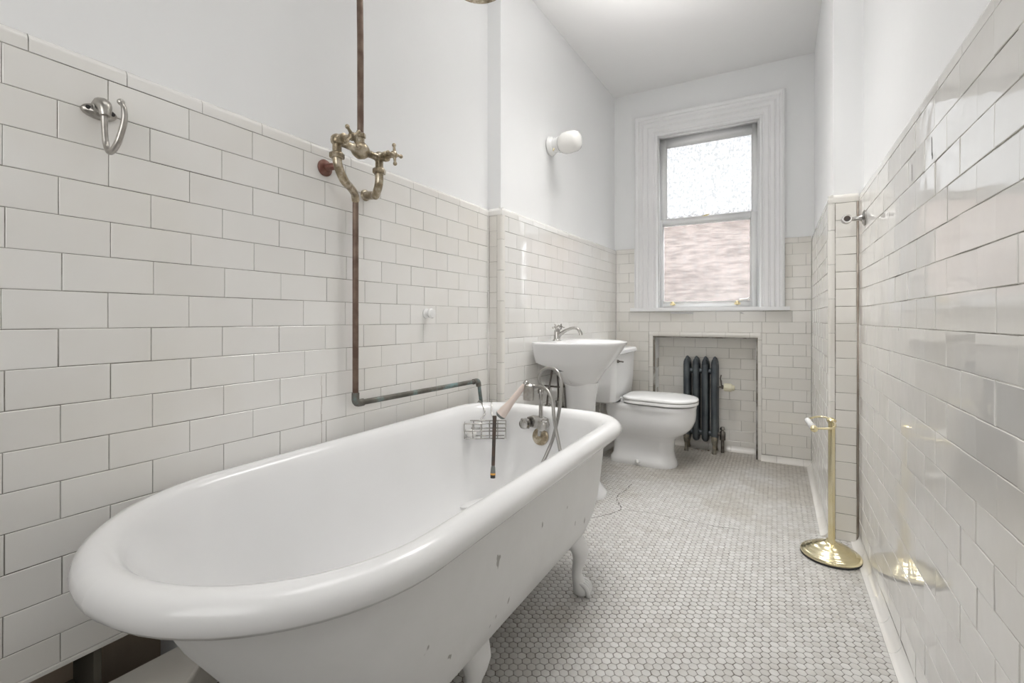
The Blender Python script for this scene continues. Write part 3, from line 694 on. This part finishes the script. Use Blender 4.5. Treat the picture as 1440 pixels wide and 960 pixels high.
# towel bar bracket, right wall
tb = empty('towel_bar_bracket', (.318,2.33,1.392), 'chrome towel bar bracket without its bar on the right tiled wall', 'bracket')
mb = MB(); mb.lathe([(0,0),(.031,0),(.032,.004),(.026,.008),(.014,.012),(.0095,.020),(.0085,.042),(.010,.050),(0,.050)],(.3175,2.33,1.392),(-1,0,0),28); mb.build('wall_flange', M['chrome'], tb)
mb = MB(); mb.lathe([(.009,.0),(.0165,0),(.018,.004),(.018,.030),(.0165,.034),(0,.034)],(.256,2.313,1.392),(0,1,0),24); mb.build('bar_socket', M['chrome'], tb)
mb = MB(); mb.lathe([(0,0),(.0115,0),(.0115,.001),(0,.001)],(.256,2.3125,1.392),(0,-1,0),20); mb.build('socket_hole', M['darkbrush'], tb)

# ------------------------------------------------------------------ wall sconce
sc = empty('wall_sconce', (-1.15,2.487,2.01), 'white porcelain wall sconce with opal glass shade above the sink', 'lamp')
ax = Vector((FL.n.x,FL.n.y,.0)); O = Vector((-1.163,2.487,2.010))
mb = MB(); mb.lathe([(0,0),(.056,0),(.058,.006),(.050,.022),(.042,.028),(.042,.052),(.047,.056),(.047,.064),(0,.064)],O,ax,32,sx=1.0); mb.build('fixture_base', M['porcelain'], sc)
mb = MB(); mb.lathe([(0,.060),(.040,.062),(.052,.075),(.060,.095),(.062,.125),(.058,.165),(.050,.182),(.030,.192),(0,.195)],O,ax,36); mb.build('lamp_shade', M['opal'], sc, 60)
mb = MB(); mb.tube([O+ax*.04+Vector((0,-.036,-.034)),O+ax*.04+Vector((0,-.044,-.046))],[.006,.004],10); mb.build('pull_switch', M['brass_worn'], sc)

# ------------------------------------------------------------------ pedestal sink
SKX0, SKY = -1.140, 2.455
sk = empty('pedestal_sink', (-.95,SKY,0), 'white pedestal sink on the left wall beyond the bathtub', 'sink')
def sring(xb, xf, hw, z, rb=.03, rf=None, cy=SKY, sh=0):
    P = rr(cy, hw, -xf, -xb, rf if rf else hw, rb, z)   # x/y swapped, front (+X) = y0 end
    return [(-b, a, c) for a,b,c in P]
def fx(hw): return hw*.96
mb = MB()
wl = lambda y: 0
rings = [sring(-1.03,-.875,.085,.610,.06),sring(-1.045,-.865,.105,.625,.07),sring(-1.06,-.845,.145,.655,.09),sring(-1.08,-.815,.190,.70,.10),sring(-1.112,-.79,.222,.725,.06),
         sring(-1.136,-.775,.242,.745,.03),sring(-1.136,-.74,.262,.79,.03),sring(-1.136,-.712,.277,.832,.03),sring(-1.136,-.702,.283,.846,.03),sring(-1.136,-.704,.281,.854,.03),sring(-1.132,-.712,.275,.857,.03)]
rings += [sring(-1.045,-.722,.255,.854,.12),sring(-1.035,-.735,.243,.845,.12),sring(-1.02,-.76,.215,.815,.11),sring(-1.00,-.80,.165,.775,.09),sring(-.975,-.84,.11,.752,.06),sring(-.94,-.885,.04,.746,.02)]
mb.loft(rings, True, True); mb.build('basin', M['china'], sk, 50)
mb = MB()
mb.loft([sring(-1.04-d,-.862+e,h,z,.06) for d,e,h,z in ((.03,.05,.125,0),(.03,.05,.125,.02),(.01,.02,.105,.05),(0,-.01,.085,.12),(-.01,-.02,.075,.25),(-.01,-.02,.074,.40),(-.005,-.01,.078,.52),(0,0,.084,.60),(.005,.005,.088,.625))])
mb.build('pedestal', M['china'], sk, 50)
# sink faucet
kf = empty('sink_faucet', (-1.10,2.44,.868), 'small chrome sink faucet with two cross handles and curved spout', 'faucet')
FKX, FKY = -1.098, 2.44
mb = MB(); mb.lathe([(0,0),(.024,0),(.025,.006),(.019,.012),(.018,.05),(.016,.064),(0,.068)],(FKX,FKY,.853),(0,0,1),20); mb.build('faucet_body', M['chrome'], kf)
mb = MB(); mb.tube([(FKX+.01,FKY,.885),(FKX+.05,FKY,.912),(FKX+.095,FKY,.929),(FKX+.125,FKY,.926),(FKX+.142,FKY,.908),(FKX+.146,FKY,.890)],[.012,.010,.009,.009,.010,.011],14,smooth=5); mb.build('spout', M['chrome'], kf, 60)
for s in (-1,1):
    mb = MB(); c0 = Vector((FKX+.004,FKY+s*.012,.915)); dr = Vector((.15,s*.72,.62)).normalized(); mb.tube([c0,c0+dr*.03],[.009,.007],12)
    c = c0+dr*.034; a1 = dr.cross(Vector((0,0,1))).normalized(); a2 = dr.cross(a1)
    for k in range(4):
        e = a1*cos(pi/2*k+.4)+a2*sin(pi/2*k+.4); mb.tube([c,c+e*.017],[.004,.003],8); mb.sphere(c+e*.018,.0055,10,6)
    mb.sphere(c,.008,12,6); mb.build('cross_handle', M['chrome'], kf, 60)
# plumbing under the sink
ps = empty('sink_plumbing', (-1.11,2.35,.4), 'dark and chrome supply tubes and shutoff valves under the sink', 'plumbing')
for y, yy in ((2.33,2.30),(2.42,2.44)):
    mb = MB(); mb.tube([(-1.09,y+.03,.72),(-1.085,y,.66),(-1.09,yy,.56),(-1.095,yy,.50)],.0055,10,smooth=5); mb.build('supply_tube', M['darkpipe'], ps, 60)
    mb = MB(); mb.lathe([(0,0),(.011,0),(.011,.05),(.014,.052),(.014,.064),(0,.065)],(-1.095,yy,.445),(0,0,1),14); mb.tube([(-1.155,yy,.462),(-1.09,yy,.462),(-1.060,yy,.462)],[.009,.009,.007],12)
    mb.lathe([(0,0),(.019,0),(.021,.004),(.019,.012),(0,.014)],(-1.062,yy,.462),(1,0,0),10,sx=1.3); mb.lathe([(0,0),(.026,0),(.022,.006),(0,.008)],(-1.150,yy,.462),(1,0,0),18)
    mb.build('shutoff_valve', M['chrome'], ps)
mb = MB(); mb.tube([(-1.145,2.37,.60),(-1.05,2.36,.60),(-1.04,2.44,.595)],.005,8); mb.build('cross_rod', M['darkpipe'], ps, 60)
mb = MB(); mb.tube([(-1.06,2.45,.70),(-1.06,2.45,.50),(-1.06,2.45,.43),(-1.085,2.45,.40),(-1.11,2.45,.43),(-1.145,2.45,.47)],.016,14,smooth=5); mb.build('drain_trap', M['chrome'], ps, 60)

# ------------------------------------------------------------------ toilet
TCY = 3.20
to = empty('toilet', (-.80,TCY,0), 'white two-piece toilet against the left wall near the radiator', 'toilet')
def tring(xb, xf, hw, z, rb, rf=None, tap=1.0):
    P = rr(TCY, hw, -xf, -xb, rf if rf else hw, rb, z, taper=(lambda s: 1-(1-tap)*s**1.5))
    return [(-b,a,c) for a,b,c in P]
mb = MB()
mb.loft([tring(-1.00,-.565,.118,0,.05,.11,.85),tring(-1.00,-.563,.120,.012,.05,.11,.85),tring(-.998,-.570,.117,.035,.05,.11,.85),tring(-.985,-.578,.102,.055,.05,.095,.9),tring(-.980,-.586,.095,.10,.05,.09,.9),
         tring(-.980,-.583,.094,.16,.05,.09,.95),tring(-.982,-.575,.100,.185,.05,.095,.92),tring(-.986,-.545,.122,.205,.05,.12,.85),tring(-.992,-.505,.150,.232,.06,.145,.74),tring(-1.00,-.470,.172,.268,.06,.165,.66),tring(-1.02,-.453,.183,.31,.06,.175,.60),tring(-1.03,-.449,.187,.35,.06,.18,.58),tring(-1.03,-.449,.188,.375,.06,.18,.58),
         tring(-1.03,-.450,.190,.378,.06,.18,.58),tring(-1.03,-.446,.192,.405,.06,.18,.58),tring(-1.03,-.450,.188,.412,.06,.18,.58),
         tring(-.80,-.49,.13,.410,.10,.12),tring(-.79,-.51,.11,.36,.10,.10)])
mb.build('toilet_bowl', M['china'], to, 50)
mb = MB(); mb.loft([tring(-.90,-.440,.190,.4185,.09,.18,.80),tring(-.903,-.434,.195,.422,.09,.185,.80),tring(-.903,-.434,.195,.434,.09,.185,.80),tring(-.90,-.438,.191,.439,.09,.18,.80),
                    tring(-.83,-.50,.12,.439,.09,.11,.85),tring(-.83,-.50,.12,.4185,.09,.11,.85)], False, False); mb.build('toilet_seat', M['plastic'], to, 50)
mb = MB(); mb.loft([tring(-.905,-.440,.189,.4405,.09,.18,.80),tring(-.908,-.434,.194,.445,.09,.185,.80),tring(-.908,-.434,.194,.452,.09,.185,.80),tring(-.905,-.440,.189,.459,.09,.18,.80),tring(-.88,-.47,.165,.464,.08,.155,.80),tring(-.80,-.55,.09,.468,.05,.08)])
mb.build('seat_lid', M['plastic'], to, 50)
mb = MB()
def tk(xb,xf,hw,z,r=.035): P = rr(TCY,hw,-xf,-xb,r,.02,z); return [(-b,a,c) for a,b,c in P]
mb.loft([tk(-1.075,-.945,.20,.412),tk(-1.082,-.925,.222,.428),tk(-1.088,-.915,.232,.55),tk(-1.090,-.908,.240,.742)]); mb.build('tank', M['china'], to, 50)
mb = MB(); mb.loft([tk(-1.095,-.900,.248,.742),tk(-1.098,-.893,.254,.746),tk(-1.098,-.893,.254,.766),tk(-1.094,-.900,.248,.775),tk(-1.06,-.93,.21,.779)]); mb.build('tank_lid', M['china'], to, 50)
mb = MB(); mb.lathe([(0,0),(.011,0),(.011,.008),(0,.01)],(-.9085,TCY-.205,.700),(1,0,0),14); mb.tube([(-.898,TCY-.205,.700),(-.890,TCY-.19,.699),(-.888,TCY-.15,.694)],[.006,.005,.006],10); mb.build('flush_lever', M['darkpipe'], to)
mb = MB(); mb.lathe([(0,0),(.015,0),(.016,.008),(.010,.018),(0,.02)],(-.80,TCY-.117,.024),(0,0,1),16); mb.build('bolt_cap', M['plastic'], to)
for s in (-1,1):
    mb = MB(); mb.lathe([(0,0),(.013,0),(.013,.03),(0,.032)],(-.915,TCY+s*.075,.412),(0,0,1),12); mb.build('seat_hinge', M['plastic'], to)
tv = empty('toilet_supply_valve', (-1.08,2.96,.2), 'chrome shutoff valve and tube feeding the toilet tank', 'valve')
mb = MB(); mb.tube([(-1.045,3.03,.41),(-1.045,3.02,.34),(-1.06,2.96,.27),(-1.06,2.95,.20)],.006,10,smooth=5); mb.build('supply_tube', M['chrome'], tv, 60)
mb = MB(); mb.lathe([(0,0),(.012,0),(.012,.05),(0,.05)],(-1.06,2.95,.155)); mb.tube([(-1.128,2.95,.175),(-1.03,2.95,.175)],.009,12); mb.lathe([(0,0),(.018,0),(.018,.012),(0,.013)],(-1.035,2.95,.175),(1,0,0),12,sx=1.4); mb.lathe([(0,0),(.026,0),(.02,.008),(0,.009)],(-1.128,2.95,.175),(1,0,0),18); mb.build('shutoff_valve', M['chrome'], tv)

# ------------------------------------------------------------------ radiator
rad = empty('cast_iron_radiator', (-.48,3.70,0), 'dark blue-grey cast iron radiator of four columns in the tiled niche', 'radiator')
XS = [-.577,-.513,-.449,-.385]
y0, y1_ = 3.645, 3.722
for i, x in enumerate(XS):
    mb = MB()
    zb, zt = .105, .652
    loop = [(y0,zb+.02),(y0,.25),(y0,.45),(y0,zt-.03),(y0+.012,zt),(y0+.0385,zt+.012),(y1_-.012,zt),(y1_,zt-.03),(y1_,.45),(y1_,.25),(y1_,zb+.02),(y1_-.012,zb-.005),(y0+.0385,zb-.012),(y0+.012,zb-.005)]
    mb.tube([(x,y,z) for y,z in loop], .0235, 14, smooth=4, closed=True)
    mb.box(x-.006,x+.006,y0+.01,y1_-.01,.12,.64)
    # scalloped crest
    for dy, dz, r in ((-.012,.664,.020),(.0385,.676,.020),(.089,.664,.020)):
        mb.lathe([(0,-.012),(r,-.010),(r*1.02,0),(r*.72,.012),(r*.75,.016),(r*.35,.026),(0,.030)],(x,y0+dy,dz),(0,(dy-.0385)*3,1),8,sx=1.0)
    if i < 3:
        for z in (.595,.135):
            mb.cyl((x,(y0+y1_)/2,z),(XS[i+1],(y0+y1_)/2,z),.021,n=16); 
        mb.cyl((x,y0-.004,.595),(XS[i+1],y0-.004,.595),.004,n=8)
    mb.build('column', M['iron'], rad, 60)
for x in (XS[0],XS[3]):
    for y, s in ((y0-.008,-1),(y1_+.008,1)):
        mb = MB(); mb.tube([(x,y,.115),(x,y+s*.010,.085),(x,y+s*.004,.05),(x,y+s*.008,.022),(x,y+s*.014,.006),(x,y+s*.014,0)],[.022,.019,.012,.0125,.016,.015],12,smooth=3); mb.build('leg', M['tanfoot'], rad, 60)
rv = empty('radiator_valve', (-.32,3.68,.48), 'cream ribbed valve knob with small lever on the right side of the radiator', 'valve')
mb = MB(); mb.cyl((XS[3]+.02,3.66,.487),(-.330,3.655,.487),.006,n=10); mb.lathe([(0,0),(.014,0),(.016,.008),(.010,.014),(0,.015)],(-.338,3.655,.487),(1,0,0),14); mb.build('stem', M['darkpipe'], rv)
mb = MB(); pr_ = [(0,0)]
mb.lathe([(0,0),(.028,.001),(.029,.004),(.029,.046),(.027,.052),(.020,.054),(.020,.064),(.016,.070),(0,.071)],(-.322,3.655,.487),(1,-.05,-.02),12); mb.build('knob', M['cream'], rv, 20)
mb = MB(); mb.tube([(-.338,3.655,.49),(-.341,3.650,.53),(-.346,3.652,.548),(-.340,3.655,.575)],[.004,.006,.004,.004],8); mb.build('lever', M['darkpipe'], rv)
rp = empty('radiator_pipe', (-.335,3.69,0), 'dark iron valve and floor pipe at the lower right of the radiator', 'pipe')
mb = MB(); mb.cyl((XS[3]+.015,3.69,.135),(-.335,3.69,.135),.012,n=12); mb.lathe([(0,0),(.012,0),(.012,.09),(.02,.095),(.02,.15),(.012,.16),(0,.17)],(-.335,3.69,0),(0,0,1),12); mb.build('angle_valve', M['darkpipe'], rp)
mb = MB(); mb.lathe([(0,0),(.016,0),(.018,.006),(.012,.022),(0,.024)],(-.335,3.69,.168)); mb.build('valve_cap', M['chrome'], rp)

# ------------------------------------------------------------------ brass toilet-paper stand
st = empty('toilet_paper_stand', (.196,2.30,0), 'brass freestanding toilet paper stand with oval stepped base by the right wall', 'paper stand')
BX, BY = .199, 2.300
mb = MB(); mb.lathe([(0,0),(.116,0),(.118,.004),(.117,.008),(0,.008)],(BX,BY,.0),(0,0,1),48,sx=.91,sy=.91); mb.build('rubber_foot', M['black'], st)
mb = MB(); mb.lathe([(.116,.008),(.118,.012),(.115,.019),(.108,.024),(.098,.026),(.096,.029),(.090,.034),(.080,.037),(.078,.040),(.070,.045),(.058,.048),(.055,.051),(.035,.058),(.020,.064),(.0165,.072),(0,.072)],(BX,BY,0),(0,0,1),56,sx=.91,sy=.91); mb.build('base', M['brass'], st, 50)
PX_, PY_ = .201, 2.285
mb = MB(); mb.cyl((PX_,PY_,.060),(PX_,PY_,.565),.0122,n=24); mb.lathe([(0,0),(.0165,0),(.017,.006),(.0138,.010),(.006,.016),(0,.017)],(PX_,PY_,.560)); mb.build('pole', M['brass'], st)
a_, b_ = Vector((.118,2.295,.556)), Vector((.132,2.135,.553))
mb = MB(); mb.tube([(PX_,PY_,.568),(PX_-.02,PY_+.045,.568),(PX_-.05,PY_+.045,.566),a_+Vector((0,-.004,.004))],.0042,10,smooth=6); mb.build('arm', M['brass'], st, 60)
mb = MB(); mb.tube([(PX_,PY_,.566),(PX_+.006,PY_-.07,.562),(PX_-.01,PY_-.125,.557),b_+Vector((0,.01,0))],.0042,10,smooth=6); mb.build('arm', M['brass'], st, 60)
mb = MB(); rd = (b_-a_); mb.tube([a_,a_+rd*.06,a_+rd*.08,a_+rd*.50,a_+rd*.505,a_+rd*.53,a_+rd*.535,a_+rd*.92,a_+rd*.94,b_],[.009,.0115,.0105,.0105,.0085,.0085,.0115,.0115,.0125,.010],20)
mb.build('roller', M['porcelain'], st, 60)
mb = MB(); mb.tube([b_-rd*.05,b_+rd*.01,b_+rd*.03],[.0128,.0128,.009],18); mb.build('roller_cap', M['brass'], st, 60)

# ------------------------------------------------------------------ sheet metal box in the wall opening
bx = empty('sheet_metal_box', (-1.18,.50,.0), 'dusty grey sheet metal box by the wall opening under the near end of the tub', 'box')
q = [Vector((-1.262,.395,0)), Vector((-1.112,.500,0)), Vector((-1.200,.600,0)), Vector((-1.300,.530,0))]
q = [Vector((-1.252,.33,0)), Vector((-1.085,.500,0)), Vector((-1.185,.615,0)), Vector((-1.238,.60,0))]
mb = MB(); zt = .198
mb.loft([[p+Vector((0,0,.002)) for p in q],[p+Vector((0,0,zt)) for p in q]]); bev(mb.build('box_body', M['cardboard'], bx), .003)
mb = MB(); mb.tube([q[1]+Vector((0,0,zt+.001)),q[2]+Vector((0,0,zt+.001))],.006,8); mb.build('folded_edge', M['cardboard'], bx, 60)

# ------------------------------------------------------------------ camera and light
cam = bpy.data.cameras.new('camera'); co = bpy.data.objects.new('camera', cam); COL.objects.link(co)
cam.sensor_width = 36; cam.lens = 36*645/1440; cam.shift_y = (448.7-480)/1440; cam.clip_start = .01
co.location = (0,0,.98); co.rotation_euler = (radians(90), 0, radians(29.84)); SC.camera = co

w = bpy.data.worlds.new('overcast_sky'); SC.world = w; w.use_nodes = True
bg = w.node_tree.nodes['Background']; bg.inputs['Color'].default_value = (.95,.975,1,1); 
tc = w.node_tree.nodes.new('ShaderNodeTexCoord'); sp = w.node_tree.nodes.new('ShaderNodeSeparateXYZ'); mr = w.node_tree.nodes.new('ShaderNodeMapRange')
w.node_tree.links.new(tc.outputs['Generated'], sp.inputs[0]); w.node_tree.links.new(sp.outputs['Z'], mr.inputs['Value'])
for k, q in (('From Min', .38), ('From Max', .95), ('To Min', 2.6), ('To Max', 64.0)): mr.inputs[k].default_value = q   # overcast: dim at the horizon, bright overhead
w.node_tree.links.new(mr.outputs[0], bg.inputs['Strength'])
def area(name, loc, rot, size, power, col=(1,1,1), sy=None):
    l = bpy.data.lights.new(name, 'AREA'); l.energy = power; l.size = size; l.color = col
    if sy: l.shape = 'RECTANGLE'; l.size_y = sy
    o = bpy.data.objects.new(name, l); COL.objects.link(o); o.location = loc; o.rotation_euler = rot; return o
cl = area('ceiling_fill_light', (-.45,.60,2.73), (0,0,0), .6, 2.0, (1,.985,.97), sy=1.2); cl.data.spread = radians(95)  # overhead fill added without a fixture, for the near part of the room
cl = area('ceiling_fill_light', (-.45,2.15,2.73), (0,0,0), .6, 7.2, (1,.985,.97), sy=.8); cl.data.spread = radians(95)  # second added overhead fill, brightens the alcove and far floor
cl = area('ceiling_bounce_fill', (-.45,1.55,2.25), (pi-.5,0,0), .5, 9, (1,.985,.97), sy=.7); cl.data.spread = radians(85)  # unseen upward fill, added to brighten the far ceiling and alcove
cl = area('softbox_fill', (-.45,-.90,1.6), (pi/2,0,0), 1.1, 5.8, (1,.99,.98), sy=1.2); cl.data.spread = radians(120)
v = SC.view_settings; v.view_transform = 'Standard'; v.look = 'None'; v.gamma = 1; v.exposure = 0.35
v.use_curve_mapping = False
SC.cycles.use_denoising = True; SC.cycles.max_bounces = 12; SC.cycles.diffuse_bounces = 6; SC.cycles.glossy_bounces = 4; SC.cycles.transmission_bounces = 6
SC.cycles.sample_clamp_indirect = 6
